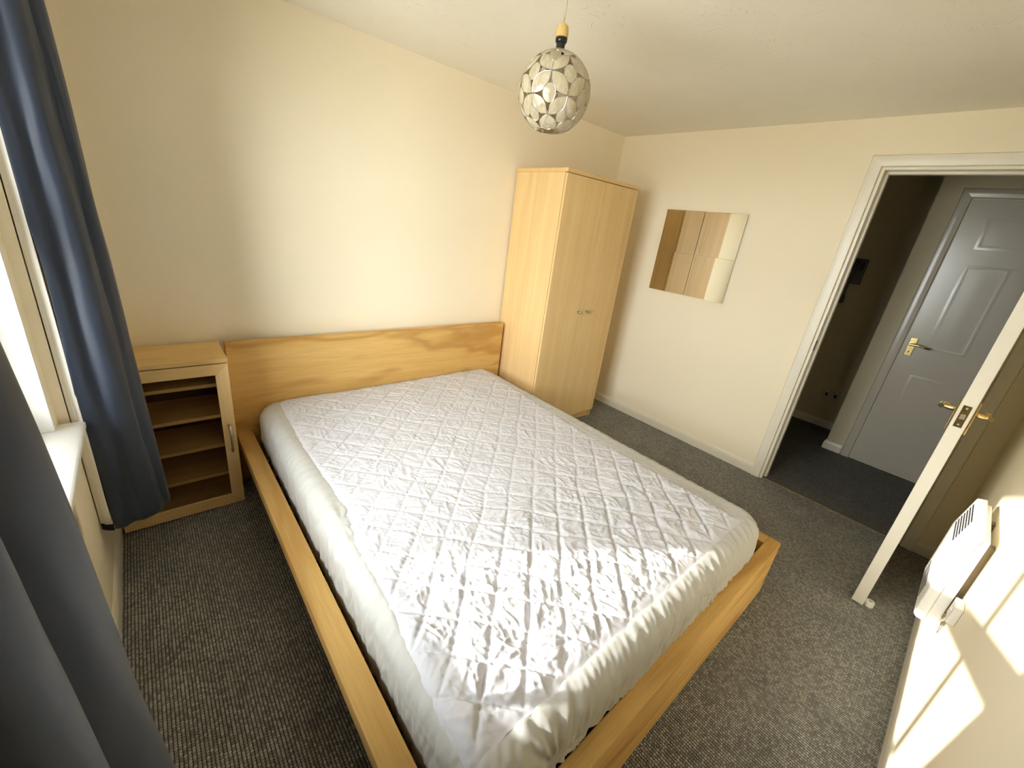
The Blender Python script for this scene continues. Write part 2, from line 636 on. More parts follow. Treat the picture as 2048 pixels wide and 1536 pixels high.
ZT = 1.996
arch_jamb('architrave', A0, 1, W, -1, ZT, t, 'gloss_paint')
arch_jamb('architrave', A1, -1, W, -1, ZT, t, 'gloss_paint')
arch_head('architrave', A0, A1, W, -1, ZT, t, 'gloss_paint')
B(W - 0.004, W + 0.104, OY0 - 0.012, OY0 - 0.0005, 0, OZ - 0.001).build('jamb_lining', 'gloss_paint', t)
B(W - 0.004, W + 0.104, OY1 + 0.0005, OY1 + 0.012, 0, OZ - 0.001).build('jamb_lining', 'gloss_paint', t)
B(W - 0.004, W + 0.104, OY1 + 0.012, OY0 - 0.012, OZ - 0.014, OZ - 0.001).build('head_lining', 'gloss_paint', t)
B(W + 0.048, W + 0.085, OY0 - 0.026, OY0 - 0.012, 0, OZ - 0.014, 0.002).build('door_stop', 'gloss_paint', t)
B(W + 0.048, W + 0.085, OY1 + 0.012, OY1 + 0.026, 0, OZ - 0.014, 0.002).build('door_stop', 'gloss_paint', t)
B(W + 0.048, W + 0.085, OY1 + 0.026, OY0 - 0.026, OZ - 0.028, OZ - 0.014, 0.002).build('door_stop', 'gloss_paint', t)
B(W - 0.0048, W + 0.03, OY0 - 0.0135, OY0 - 0.0118, 0.955, 1.02).build('strike_plate', 'old_brass', t)
# carpet bar in the doorway
m = MB().prism([(W + 0.012, 0), (W + 0.015, 0.004), (W + 0.024, 0.007), (W + 0.033, 0.004), (W + 0.036, 0)], 'y', OY1 + 0.013, OY0 - 0.013)
struct(m.build('trim_2', 'old_brass'), 'thin dull brass carpet bar across the doorway floor', 'threshold strip')


# ------------------------------------------------------------------ panelled door leaf
def door_panels(parent, face_y, out, wd, mat):
    """six moulded panels on the face y=face_y; x across (0..wd), z up. out = +1/-1 proud direction"""
    st, mid = 0.115, 0.10
    pw = (wd - 2 * st - mid) / 2
    for z0, z1 in ((0.20, 0.78), (0.98, 1.58), (1.68, 1.87)):
        for k in range(2):
            x0 = st + k * (pw + mid)
            x1 = x0 + pw
            m = MB()
            rings = [(0.0, 0.0), (0.010, 0.0013), (0.020, 0.0003), (0.030, 0.0003), (0.070, 0.0014)]
            v, f = [], []
            for ins, h in rings:
                yy = face_y + out * h
                v += [(x0 + ins, yy, z0 + ins), (x1 - ins, yy, z0 + ins), (x1 - ins, yy, z1 - ins), (x0 + ins, yy, z1 - ins)]
            for i in range(len(rings) - 1):
                for j in range(4):
                    f.append([i * 4 + j, i * 4 + (j + 1) % 4, i * 4 + 4 + (j + 1) % 4, i * 4 + 4 + j])
            q = (len(rings) - 1) * 4
            f.append([q, q + 1, q + 2, q + 3])
            f.append([3, 2, 1, 0])
            m.add(v, f)
            m.build('door_panel', mat, parent, rel=False, smooth=25)


def lever_handle(parent, x, z, face_y, out, toward):
    """brass backplate and scrolled lever on a door face; toward = +1/-1 lever direction along x"""
    pl = B(x - 0.021, x + 0.021, min(face_y, face_y + out * 0.008), max(face_y, face_y + out * 0.008), z - 0.075, z + 0.06, 0.0025)
    p = pl.build('handle_plate', 'brass', parent, rel=False)
    m = MB()
    m.lathe([(0.011, 0), (0.011, 0.02), (0.008, 0.026), (0.008, 0.045)], (x, face_y + out * 0.008, z + 0.012), (0, out, 0), 14)
    y = face_y + out * 0.048
    pts = [(x - toward * 0.012, y, z + 0.012), (x, y, z + 0.012), (x + toward * 0.04, y, z + 0.014), (x + toward * 0.075, y + out * 0.002, z + 0.008),
           (x + toward * 0.095, y - out * 0.006, z + 0.006), (x + toward * 0.104, y - out * 0.016, z + 0.008)]
    m.tube(pts, [0.009, 0.0095, 0.0075, 0.008, 0.0075, 0.006], 10)
    m.build('handle_lever', 'brass', p, rel=False, smooth=40)
    m = MB().lathe([(0.0045, 0), (0.0045, 0.0015)], (x, face_y + out * 0.008, z - 0.045), (0, out, 0), 12)
    m.build('keyhole', 'dark_void', p, rel=False)


# door_1: the open bedroom door (hinged at the far jamb, swung into the room)
DW, DT = 0.770, 0.044
hx, hy = W - 0.030, -2.478
ang = math.atan2(-2.448 - hy, 2.593 - hx)
door = slist('door_1', (hx, hy, 0.0), 'white bedroom door swung open towards the heater, seen on its latch edge', 'door', ang)
B(0, DW, -DT / 2, DT / 2, 0.008, 1.978, 0.0015).build('door_leaf', 'gloss_paint', door, rel=False)
door_panels(door, DT / 2, 1, DW, 'gloss_paint')
door_panels(door, -DT / 2, -1, DW, 'gloss_paint')
LZ = 0.985
lever_handle(door, DW - 0.050, LZ, DT / 2, 1, -1)
lever_handle(door, DW - 0.050, LZ, -DT / 2, -1, -1)
fp = B(DW - 0.001, DW + 0.0012, -0.0125, 0.0125, LZ - 0.045, LZ + 0.045, 0.0005).build('latch_plate', 'brass', door, rel=False)
MB().prism([(DW + 0.001, -0.007), (DW + 0.011, -0.007), (DW + 0.003, 0.007), (DW + 0.001, 0.007)], 'z', LZ - 0.010, LZ + 0.010).build('latch_bolt', 'steel', fp, rel=False)
for zz in (LZ - 0.034, LZ + 0.034):
    MB().lathe([(0.0042, 0), (0.003, 0.0008)], (DW + 0.0011, 0, zz), (1, 0, 0), 10).build('screw', 'steel', fp, rel=False)
for zz in (0.22, 1.0, 1.76):
    MB().lathe([(0.006, 0), (0.006, 0.076)], (-0.004, -DT / 2 - 0.004, zz), (0, 0, 1), 10).build('hinge_knuckle', 'brass', door, rel=False)

# door_2: closed hallway door, face at HX
HDY0, HDY1 = -2.053, -2.053 - 0.762
d2 = slist('door_2', (HX, HDY0, 0), 'closed grey white panelled door across the hallway with brass lever', 'door', -math.pi / 2)
# local x runs towards -y, local y runs towards +x (into the wall) -> face visible is at -y local
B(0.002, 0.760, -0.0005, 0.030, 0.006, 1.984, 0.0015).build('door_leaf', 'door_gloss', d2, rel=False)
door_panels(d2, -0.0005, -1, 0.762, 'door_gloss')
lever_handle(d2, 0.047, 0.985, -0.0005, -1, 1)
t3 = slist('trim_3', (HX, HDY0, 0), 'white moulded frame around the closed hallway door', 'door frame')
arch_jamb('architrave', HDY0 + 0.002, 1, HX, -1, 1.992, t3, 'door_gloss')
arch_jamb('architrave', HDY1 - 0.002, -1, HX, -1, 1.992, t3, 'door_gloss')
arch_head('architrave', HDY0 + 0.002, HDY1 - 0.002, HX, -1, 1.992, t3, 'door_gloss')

# ------------------------------------------------------------------ window
wn = slist('window_1', (-0.17, -1.45, 0.69), 'bright white framed window between the blue curtains', 'window')
FX0, FX1 = -0.215, -0.145
GZ0, GZ1 = 0.790, 1.905
JW = 0.065
RL = 0.006
J0, J1 = OYA - RL, OYB + RL
B(-0.2195, -0.0265, OYA - RL, OYA - 0.0003, 0.717, WZ1 - 0.001).build('reveal_lining', 'upvc', wn)
B(-0.2195, -0.0265, OYB + 0.0003, OYB + RL, 0.717, WZ1 - 0.001).build('reveal_lining', 'upvc', wn)
for ya, yb in ((J0 - 0.0005, J0 - JW), (J1 + JW, J1 + 0.0005)):
    B(FX0, FX1, yb, ya, 0.717, WZ1 - 0.001, 0.004).build('window_frame', 'upvc', wn)
B(FX0, FX1, J1 + JW, J0 - JW, 0.717, GZ0, 0.004).build('window_frame', 'upvc', wn)
B(FX0, FX1, J1 + JW, J0 - JW, GZ1, WZ1 - 0.001, 0.004).build('window_frame', 'upvc', wn)
B(FX0, FX1, J1 + JW, J0 - JW, 1.297, 1.398, 0.004).build('transom', 'upvc', wn)
for za, zb in ((GZ0, 1.297), (1.398, GZ1)):
    B(-0.192, -0.168, -1.397, -1.377, za, zb, 0.002).build('glazing_bar', 'upvc', wn)
    for ya, yb in ((-1.377, J0 - JW), (J1 + JW, -1.397)):
        B(-0.182, -0.178, ya, yb, za, zb).build('window_pane', 'window_glass', wn)
m = MB().prism([(-0.2195, 0.692), (-0.026, 0.692), (-0.026, 0.716), (-0.2195, 0.716)], 'y', OYB + 0.0005, OYA - 0.0005)
m.prism([(-0.026, 0.692), (0.030, 0.692), (0.036, 0.697), (0.036, 0.711), (0.030, 0.716), (-0.026, 0.716)], 'y', WY1 + 0.001, -0.625)
m.build('window_sill', 'upvc', wn, smooth=40)
# ground outside
struct(B(-30, -0.40, -20, 20, -0.5, -0.40).build('ground', 'ground_mat'), 'pale paved ground outside the window', 'ground')

# ================================================================== BED
BX0, BX1 = 0.4936, 2.237
HBY, HBH = -0.0949, 0.7734
BFY, RZ = -2.1384, 0.293
bed = thing('bed_frame', ((BX0 + BX1) / 2, -1.1, 0), 'birch veneer double bed frame with plain headboard and low ledge rails', 'bed')
B(BX0, BX1, HBY - 0.0, -0.040, 0.005, HBH, 0.0025).build('headboard', 'birch_x', bed)
fb = B(BX0, BX1, BFY, BFY + 0.049, 0.008, RZ, 0.0025).build('footboard', 'birch_x', bed)
for sgn in (0, 1):
    a, b = (BX0, BX0 + 0.071) if sgn == 0 else (BX1 - 0.071, BX1)
    B(a, b, BFY + 0.0495, HBY - 0.0005, RZ - 0.052, RZ, 0.002).build('side_rail', 'birch_y', bed)
    a, b = (BX0 + 0.035, BX0 + 0.060) if sgn == 0 else (BX1 - 0.060, BX1 - 0.035)
    B(a, b, BFY + 0.0495, HBY - 0.0005, 0.06, RZ - 0.052).build('inner_rail', 'birch_y', bed)
for k in range(12):
    y = -0.20 - k * 0.16
    B(BX0 + 0.0605, BX1 - 0.0605, y - 0.035, y + 0.035, 0.145, 0.163, 0.002).build('slat', 'birch_x', bed)
for x in (BX0 + 0.075, BX1 - 0.105, (BX0 + BX1) / 2):
    B(x, x + 0.03, -1.13, -1.10, 0.0, 0.145).build('leg', 'birch_x', bed)

# ------------------------------------------------------------------ numpy noise
_rng = np.random.RandomState(7)
_perm = _rng.permutation(512).astype(np.int64)
_perm = np.concatenate([_perm, _perm])
_g = _rng.uniform(0, 2 * np.pi, 1024)
_gx, _gy = np.cos(_g), np.sin(_g)


def pn(x, y, seed=0):
    xi = np.floor(x).astype(np.int64)
    yi = np.floor(y).astype(np.int64)
    xf, yf = x - xi, y - yi
    u = xf * xf * xf * (xf * (xf * 6 - 15) + 10)
    v = yf * yf * yf * (yf * (yf * 6 - 15) + 10)

    def g(ix, iy, dx, dy):
        h = _perm[(_perm[(ix + seed * 37) % 512] + iy) % 512]
        return _gx[h] * dx + _gy[h] * dy
    a = g(xi, yi, xf, yf)
    b = g(xi + 1, yi, xf - 1, yf)
    c = g(xi, yi + 1, xf, yf - 1)
    d = g(xi + 1, yi + 1, xf - 1, yf - 1)
    return (a + u * (b - a)) + v * ((c + u * (d - c)) - (a + u * (b - a)))


def ridge(n, k=2.2):
    return 1.0 - np.clip(np.abs(n) * k, 0, 1)


def sstep(a, b, x):
    t_ = np.clip((x - a) / (b - a), 0, 1)
    return t_ * t_ * (3 - 2 * t_)


# ------------------------------------------------------------------ mattress
MX0, MX1, MY0, MY1 = 0.602, 2.100, -0.103, -2.078
MT = 0.440       # top of the mattress
MR, MC = 0.062, 0.105


def wrap(px, py, grow=0.0, top=MT):
    """extended plan -> rounded box surface; returns position and normal arrays"""
    cx_, cy_ = (MX0 + MX1) / 2, (MY0 + MY1) / 2
    hx_, hy_ = (MX1 - MX0) / 2 + grow, (MY0 - MY1) / 2 + grow
    dx, dy = px - cx_, py - cy_
    qx, qy = np.abs(dx) - (hx_ - MC), np.abs(dy) - (hy_ - MC)
    sx, sy = np.sign(dx), np.sign(dy)
    corner = (qx > 0) & (qy > 0)
    ln = np.sqrt(np.maximum(qx, 0) ** 2 + np.maximum(qy, 0) ** 2)
    sd = ln + np.minimum(np.maximum(qx, qy), 0) - MC
    nx = np.where(corner, sx * qx / np.maximum(ln, 1e-9), np.where(qx > qy, sx, 0))
    ny = np.where(corner, sy * qy / np.maximum(ln, 1e-9), np.where(qx > qy, 0, sy))
    a = np.maximum(sd + MR, 0)
    ax, ay = px - nx * a, py - ny * a
    th = np.minimum(a / MR, np.pi / 2)
    down = np.maximum(a - MR * np.pi / 2, 0)
    X = ax + nx * MR * np.sin(th)
    Y = ay + ny * MR * np.sin(th)
    Zz = top + grow - MR * (1 - np.cos(th)) - down
    return X, Y, Zz, nx * np.sin(th), ny * np.sin(th), np.cos(th), sd, nx, ny


def grid_mesh(name, X, Y, Zz, mat, parent, keep=None, org=(0, 0, 0)):
    n, k = X.shape
    v = np.stack([X - org[0], Y - org[1], Zz - org[2]], -1).reshape(-1, 3)
    i = np.arange(n * k).reshape(n, k)
    q = np.stack([i[:-1, :-1], i[1:, :-1], i[1:, 1:], i[:-1, 1:]], -1)
    if keep is not None:
        kk = keep[:-1, :-1] | keep[1:, :-1] | keep[1:, 1:] | keep[:-1, 1:]
        q = q[kk]
    q = q.reshape(-1, 4)
    used = np.unique(q)
    remap = np.full(n * k, -1)
    remap[used] = np.arange(len(used))
    v = v[used]
    q = remap[q]
    me = bpy.data.meshes.new(name)
    me.vertices.add(len(v))
    me.vertices.foreach_set('co', v.astype(np.float32).ravel())
    me.loops.add(len(q) * 4)
    me.loops.foreach_set('vertex_index', q.astype(np.int32).ravel())
    me.polygons.add(len(q))
    me.polygons.foreach_set('loop_start', np.arange(0, len(q) * 4, 4, dtype=np.int32))
    me.polygons.foreach_set('loop_total', np.full(len(q), 4, dtype=np.int32))
    me.update()
    me.validate()
    me.shade_smooth()
    return link(name, me, mat, parent, False, Vector(org))


mt = thing('mattress', (1.35, -1.09, 0.165), 'dark grey sided sprung mattress lying in the birch bed frame', 'mattress')


def rrect_ring(inset, z, seg=6):
    pts = []
    r = max(MC - inset, 0.01)
    for cx_, cy_, a0 in ((MX1 - MC, MY0 - MC, 0), (MX0 + MC, MY0 - MC, 90), (MX0 + MC, MY1 + MC, 180), (MX1 - MC, MY1 + MC, 270)):
        for k in range(seg + 1):
            a = math.radians(a0 + 90 * k / seg)
            pts.append((cx_ + r * math.cos(a), cy_ + r * math.sin(a), z))
    return pts


m = MB()
rings = [rrect_ring(0.03, 0.166), rrect_ring(0.008, 0.172), rrect_ring(0.004, 0.20), rrect_ring(0.010, 0.385), rrect_ring(0.022, 0.410), rrect_ring(0.050, 0.432)]
n = len(rings[0])
v = [p for r in rings for p in r]
f = [[i * n + k, i * n + (k + 1) % n, (i + 1) * n + (k + 1) % n, (i + 1) * n + k] for i in range(len(rings) - 1) for k in range(n)]
f += [list(range(n))[::-1], [(len(rings) - 1) * n + k for k in range(n)]]
m.add(v, f)
m.build('mattress_core', 'ticking_grey', mt, smooth=40)
for zz, ii in ((0.190, 0.003), (0.385, 0.009)):
    p = rrect_ring(ii, zz)
    MB().tube(p + [p[0]], 0.0035, 6, False).build('piping', 'piping_dark', mt, smooth=True)

# ------------------------------------------------------------------ mattress protector
mp = thing('mattress_protector', (1.35, -1.09, MT), 'crumpled white diamond quilted mattress protector stretched over the mattress', 'mattress protector')
EXT = 0.30
gx = np.arange(MX0 - EXT, MX1 + EXT, 0.006)
gy = np.arange(MY1 - EXT, MY0 + 0.001, 0.006)
PX, PY = np.meshgrid(gx, gy, indexing='ij')
X, Y, Zz, NX, NY, NZ, SD, BNX, BNY = wrap(PX, PY, 0.007)
bx, by = PX - BNX * SD, PY - BNY * SD       # nearest boundary point


def hem_drop(bx, by):
    left = np.interp(-by, [0.1, 0.35, 0.8, 1.3, 1.7, 2.05], [0.135, 0.165, 0.200, 0.212, 0.212, 0.195])
    foot = np.interp(bx, [0.60, 0.70, 0.9, 1.2, 1.7, 2.05, 2.10], [0.16, 0.115, 0.105, 0.135, 0.175, 0.200, 0.13])
    right = np.full_like(bx, 0.13)
    wl = sstep(0.5, 0.75, -BNX)
    wr = sstep(0.5, 0.75, BNX)
    return wl * left + wr * right + (1 - wl - wr) * foot


lim = hem_drop(bx, by) + 0.012 * pn(bx * 9, by * 9, 3) + 0.004 * pn(bx * 40, by * 40, 4)
keep = SD < lim
SDc = np.minimum(SD, lim)
PXc, PYc = bx + BNX * SDc, by + BNY * SDc
PXc = np.where(SD > -0.07, PXc, PX)
PYc = np.where(SD > -0.07, PYc, PY)
X, Y, Zz, NX, NY, NZ, SD2, _, _ = wrap(PXc, PYc, 0.007)
# gathers running down the drop, starting at the mattress edge
amp = sstep(-0.09, 0.12, SD2) * np.where(BNY < -0.6, 1.15, 1.0)
gath = ridge(pn(bx * 26 + 0.7 * pn(bx * 5, by * 5, 8), by * 26 + SD2 * 3, 1), 1.8) - 0.5
gath2 = pn(bx * 60, by * 60 + SD2 * 6, 2)
fine_r = ridge(pn(bx * 44 + SD2 * 9 + 2 * pn(bx * 6, by * 6, 15), by * 44 - SD2 * 7, 16), 2.6)
off = 0.0042 * sstep(-0.085, -0.03, SD2) * ridge(pn(bx * 21 + SD2 * 9, by * 21 + SD2 * 5, 17), 2.6) ** 1.5 + amp * (0.0060 * gath + 0.0024 * gath2 + 0.0042 * fine_r) + 0.0012 * pn(PX * 18, PY * 18, 5) + 0.0016 * ridge(pn(PX * 12 + 3, PY * 38, 6), 3)
for (sx, sy, rr, aa) in ((0.80, -2.155, 0.15, 0.0055), (0.645, -1.20, 0.15, 0.0025), (1.62, -2.16, 0.12, 0.0045)):
    dx, dy = PX - sx, PY - sy
    rad = np.hypot(dx, dy)
    th = np.arctan2(dy, dx)
    off += aa * np.sin(13 * th + 3 * pn(th * 1.5, rad * 3 + sx, 9)) * np.exp(-(rad / rr) ** 2) * sstep(0.0, 0.05, rad)
    off -= aa * 0.8 * np.exp(-(rad / 0.02) ** 2)
XL = np.interp(-PY, [0.1, 0.17, 0.67, 1.14, 1.33, 1.60, 1.75, 1.91, 2.03], [0.70, 0.688, 0.668, 0.678, 0.640, 0.632, 0.614, 0.600, 0.596])
XR = np.interp(-PY, [0.1, 0.18, 0.37, 0.8, 1.21, 1.7, 2.03], [2.085, 2.075, 2.05, 2.01, 1.985, 1.99, 1.985])
inq = np.minimum(np.minimum(PX - XL, XR - PX), PY + 2.022)      # > 0 beneath the quilt
under = sstep(-0.003, 0.022, inq)
off = off * (1 - under) - 0.004 * under
keep = keep & (inq < 0.05)
off = np.where(PY > MY0 - 0.03, np.minimum(off, 0.0), off)
X, Y, Zz = X + NX * off, Y + NY * off, Zz + NZ * off
Y = np.minimum(Y, HBY - 0.004)
grid_mesh('skirt', X, Y, Zz, 'skirt_white', mp, keep, (1.35, -1.09, MT))

# quilted top
NU, NV = 430, 590
u = np.linspace(0, 1, NU)[:, None]
vv = np.linspace(0, 1, NV)[None, :]
ypath = -0.112 + vv * (-2.022 + 0.112)
xl = np.interp(-ypath[0], [0.1, 0.17, 0.67, 1.14, 1.33, 1.60, 1.75, 1.91, 2.03], [0.70, 0.688, 0.668, 0.678, 0.640, 0.632, 0.614, 0.600, 0.596])[None, :]
xr = np.interp(-ypath[0], [0.1, 0.18, 0.37, 0.8, 1.21, 1.7, 2.03], [2.085, 2.075, 2.05, 2.01, 1.985, 1.99, 1.985])[None, :]
QX = xl + u * (xr - xl)
QY = ypath + 0 * u
QX = QX + 0.004 * pn(QX * 25, QY * 25, 12)
QY = np.where(vv > 0.5, QY + 0.010 * pn(QX * 9, QY * 0 + 3, 13) * (vv - .5) * 2, QY)
S = 0.098
wx = QX + 0.013 * pn(QX * 5, QY * 5, 21) + 0.0025 * pn(QX * 19, QY * 19, 25)
wy = QY + 0.013 * pn(QX * 5, QY * 5, 22) + 0.0025 * pn(QX * 19, QY * 19, 26)
a1 = (wx - wy) / math.sqrt(2) / S
a2 = (wx + wy) / math.sqrt(2) / S
d1 = np.abs(a1 - np.round(a1)) * S
d2_ = np.abs(a2 - np.round(a2)) * S
dm = np.minimum(d1, d2_)
c1, c2 = np.floor(a1).astype(int), np.floor(a2).astype(int)
hsh = np.abs(np.sin(c1 * 12.9898 + c2 * 78.233) * 43758.5453) % 1.0
hsh2 = np.abs(np.sin(c1 * 39.346 + c2 * 11.135) * 24634.634) % 1.0
th = hsh * np.pi * 0.9 - 0.2 + 0.35 * np.pi * (QY < -1.3)
ct, stn = np.cos(th), np.sin(th)
al = wx * ct + wy * stn
ac = -wx * stn + wy * ct
cell_mask = 0.15 + 0.85 * sstep(0.0, 0.016, dm)
wr1 = ridge(pn(al * 10 + hsh * 40, ac * 34 + hsh2 * 30, 31), 2.6)
wr2 = ridge(pn(al * 16 + hsh2 * 50, ac * 48 + hsh * 20, 32), 2.6)
glob = np.zeros_like(wx)
glob2 = np.zeros_like(wx)
for k_, th_ in enumerate((0.15, 0.85, 1.45, 2.05, 2.7)):
    c_, s_ = math.cos(th_), math.sin(th_)
    A_ = wx * c_ + wy * s_ + 0.012 * pn(wx * 12, wy * 12, 60 + k_)
    C_ = -wx * s_ + wy * c_ + 0.012 * pn(wx * 12, wy * 12, 66 + k_)
    wgt = np.clip(pn(wx * 8 + 5 * k_, wy * 8, 72 + k_) * 2.6 + 0.25, 0, 1)
    wgt2 = np.clip(pn(wx * 13 + 5 * k_, wy * 13, 78 + k_) * 2.6 + 0.25, 0, 1)
    glob = np.maximum(glob, wgt * ridge(pn(A_ * 5.5, C_ * 27, 84 + k_), 2.6) ** 1.2)
    glob2 = np.maximum(glob2, wgt2 * ridge(pn(A_ * 15, C_ * 62, 90 + k_), 3.0))
foot_w = 1.0 + 1.1 * sstep(1.2, 1.75, -QY)
h = 0.0007 * (1 - np.exp(-(dm / 0.012) ** 2)) - 0.0011 * np.exp(-(dm / 0.0030) ** 2)
h = h + foot_w * cell_mask * (0.0013 * wr1 * (0.4 + 0.6 * hsh2) + 0.0005 * wr2) + foot_w * (0.0042 * glob * (0.6 + 0.4 * cell_mask) + 0.0014 * glob2)
# puckers across the stitching
puck = np.sin(2 * np.pi * (a2 * S / 0.019 + 0.8 * pn(wx * 30, wy * 30, 35))) * np.exp(-d1 / 0.013) + np.sin(2 * np.pi * (a1 * S / 0.019 + 0.8 * pn(wx * 30, wy * 30, 36))) * np.exp(-d2_ / 0.013)
h = h + 0.0011 * puck * (0.5 + 0.5 * np.clip(pn(wx * 7, wy * 7, 37) * 3, -1, 1))
h = h + 0.006 * pn(wx * 3.5, wy * 3.5, 38)
# big folds near the foot
h = h + 0.006 * sstep(1.25, 1.8, -QY) * ridge(pn(wx * 11 + 2, wy * 4.2, 39), 2.2) * sstep(0.0, 0.01, dm)
edge = np.minimum(np.minimum(u, 1 - u) * 1.35, np.minimum(vv + 0.02, 1 - vv) * 1.9)
taper = sstep(0.0, 0.05, edge)
h = h * (0.12 + 0.88 * taper)
X, Y, Zz, NX, NY, NZ, SDq, _, _ = wrap(QX, QY, 0.0088)
h = h - 0.0026 * (1 - sstep(0.0, 0.02, edge))
X, Y, Zz = X + NX * h, Y + NY * h, Zz + NZ * h
grid_mesh('quilted_top', X, Y, Zz, 'quilt_white', mp, None, (1.35, -1.09, MT))

# ================================================================== WARDROBE
WX0, WX1, WYF, WH = 2.267, 3.028, -0.478, 1.824
wd = thing('wardrobe', ((WX0 + WX1) / 2, -0.25, 0), 'tall two door maple effect wardrobe standing beside the bed', 'wardrobe')
PT = 0.018
B(WX0, WX0 + PT, WYF + 0.019, -0.016, 0.0, WH - 0.022, 0.001).build('side_panel', 'maple_z', wd)
B(WX1 - PT, WX1, WYF + 0.019, -0.016, 0.0, WH - 0.022, 0.001).build('side_panel', 'maple_z', wd)
B(WX0 - 0.003, WX1 + 0.003, WYF - 0.003, -0.014, WH - 0.0215, WH, 0.0012).build('top_panel', 'maple_x', wd)
B(WX0 + PT, WX1 - PT, -0.024, -0.018, 0.06, WH - 0.022).build('back_panel', 'maple_z', wd)
B(WX0 + PT, WX1 - PT, WYF + 0.019, -0.024, 0.064, 0.080).build('bottom_panel', 'maple_x', wd)
B(WX0 + PT, WX1 - PT, WYF + 0.030, WYF + 0.046, 0.0, 0.063).build('plinth', 'maple_x', wd)
xm = (WX0 + WX1) / 2
for k, (a, b, kx) in enumerate(((WX0 + 0.002, xm - 0.0012, xm - 0.047), (xm + 0.0012, WX1 - 0.002, xm + 0.047))):
    dd = B(a, b, WYF, WYF + 0.0165, 0.067, WH - 0.0255, 0.0012).build('door', 'maple_z', wd)
    MB().lathe([(0.0055, 0), (0.0055, 0.010), (0.011, 0.015), (0.0125, 0.020), (0.010, 0.025), (0.001, 0.0265)], (kx, WYF, 0.935), (0, -1, 0), 18).build('knob', 'steel', dd, smooth=True)

# ================================================================== GLAZED CABINET
CX0, CX1, CYF, CH = 0.022, 0.474, -0.293, 0.768
cb = thing('cabinet', ((CX0 + CX1) / 2, -0.15, 0), 'low maple effect shelf cabinet with glazed door in the corner by the curtain', 'cabinet')
CB = CYF + 0.019       # carcass front
B(CX0, CX0 + 0.016, CB, -0.016, 0.0, CH - 0.018, 0.001).build('side_panel', 'maple_z', cb)
B(CX1 - 0.016, CX1, CB, -0.016, 0.0, CH - 0.018, 0.001).build('side_panel', 'maple_z', cb)
B(CX0 - 0.001, CX1 + 0.001, CYF + 0.001, -0.015, CH - 0.0175, CH, 0.001).build('top_panel', 'maple_x', cb)
B(CX0 + 0.016, CX1 - 0.016, -0.022, -0.017, 0.02, CH - 0.018).build('back_panel', 'dark_back', cb)
B(CX0 + 0.016, CX1 - 0.016, CB + 0.010, CB + 0.024, 0.0, 0.028).build('plinth', 'maple_x', cb)
for z in (0.044, 0.189, 0.343, 0.496, 0.650):
    B(CX0 + 0.0165, CX1 - 0.0165, CB + 0.001, -0.022, z - 0.016, z, 0.0008).build('shelf', 'maple_x', cb)
DX0, DX1, DZ0, DZ1, FWD = CX0 + 0.001, CX1 - 0.001, 0.012, CH - 0.022, 0.050


def mitred(name, p, q, r, s_):
    m = MB()
    v = [(a, CYF, b) for a, b in (p, q, r, s_)] + [(a, CYF + 0.017, b) for a, b in (p, q, r, s_)]
    f = [[0, 1, 2, 3], [7, 6, 5, 4], [0, 4, 5, 1], [1, 5, 6, 2], [2, 6, 7, 3], [3, 7, 4, 0]]
    m.add(v, f)
    return m


g = 0.0006
door_c = mitred('door', (DX0, DZ0), (DX0 + FWD, DZ0 + FWD), (DX0 + FWD, DZ1 - FWD), (DX0, DZ1)).build('door', 'maple_z', cb)
mitred('x', (DX1, DZ0 + g), (DX1, DZ1 - g), (DX1 - FWD, DZ1 - FWD - g), (DX1 - FWD, DZ0 + FWD + g)).build('door_stile', 'maple_z', door_c)
mitred('x', (DX0 + g, DZ1), (DX0 + FWD + g, DZ1 - FWD), (DX1 - FWD - g, DZ1 - FWD), (DX1 - g, DZ1)).build('door_rail', 'maple_x', door_c)
mitred('x', (DX0 + g, DZ0), (DX1 - g, DZ0), (DX1 - FWD - g, DZ0 + FWD), (DX0 + FWD + g, DZ0 + FWD)).build('door_rail', 'maple_x', door_c)
B(DX0 + FWD - 0.006, DX1 - FWD + 0.006, CYF + 0.0125, CYF + 0.0155, DZ0 + FWD - 0.006, DZ1 - FWD + 0.006).build('door_pane', 'cabinet_glass', door_c)
hx_ = DX1 - 0.024
pts = [(hx_, CYF, 0.314), (hx_, CYF - 0.018, 0.312), (hx_, CYF - 0.026, 0.322), (hx_, CYF - 0.030, 0.345), (hx_, CYF - 0.031, 0.378), (hx_, CYF - 0.030, 0.41), (hx_, CYF - 0.026, 0.434), (hx_, CYF - 0.018, 0.444), (hx_, CYF, 0.442)]
MB().tube(pts, 0.0055, 10).build('handle', 'steel', door_c, smooth=True)

# ================================================================== MIRROR TILES
MY, MZ = -0.5332, 1.1178
wheres = {(0, 1): 'upper mirror tile on the wardrobe side of the set of four', (1, 1): 'upper mirror tile on the doorway side of the set of four',
          (0, 0): 'lower mirror tile on the wardrobe side of the set of four', (1, 0): 'lower mirror tile on the doorway side of the set of four'}
tilt = {(0, 1): (-0.022, 0.000), (1, 1): (-0.022, 0.001), (0, 0): (-0.013, -0.001), (1, 0): (-0.013, -0.001)}
for (i, k), lab in wheres.items():
    y1 = MY - 0.30 * i - 0.0006
    y0 = y1 - 0.2988
    z0 = MZ + 0.30 * k + 0.0006
    z1 = z0 + 0.2988
    mt_ = thing('mirror_tile', (W - 0.004, (y0 + y1) / 2, (z0 + z1) / 2), 'frameless square ' + lab, 'mirror', 'four square mirror tiles on the wall')
    B(W - 0.0095, W - 0.0065, y0, y1, z0, z1).build('glass_plate', 'mirror_silver', mt_)
    B(W - 0.0065, W - 0.0025, y0 + 0.06, y1 - 0.06, z0 + 0.06, z1 - 0.06).build('backing_pad', 'white_plastic', mt_)
    mt_.rotation_euler = (0, tilt[(i, k)][1], tilt[(i, k)][0])

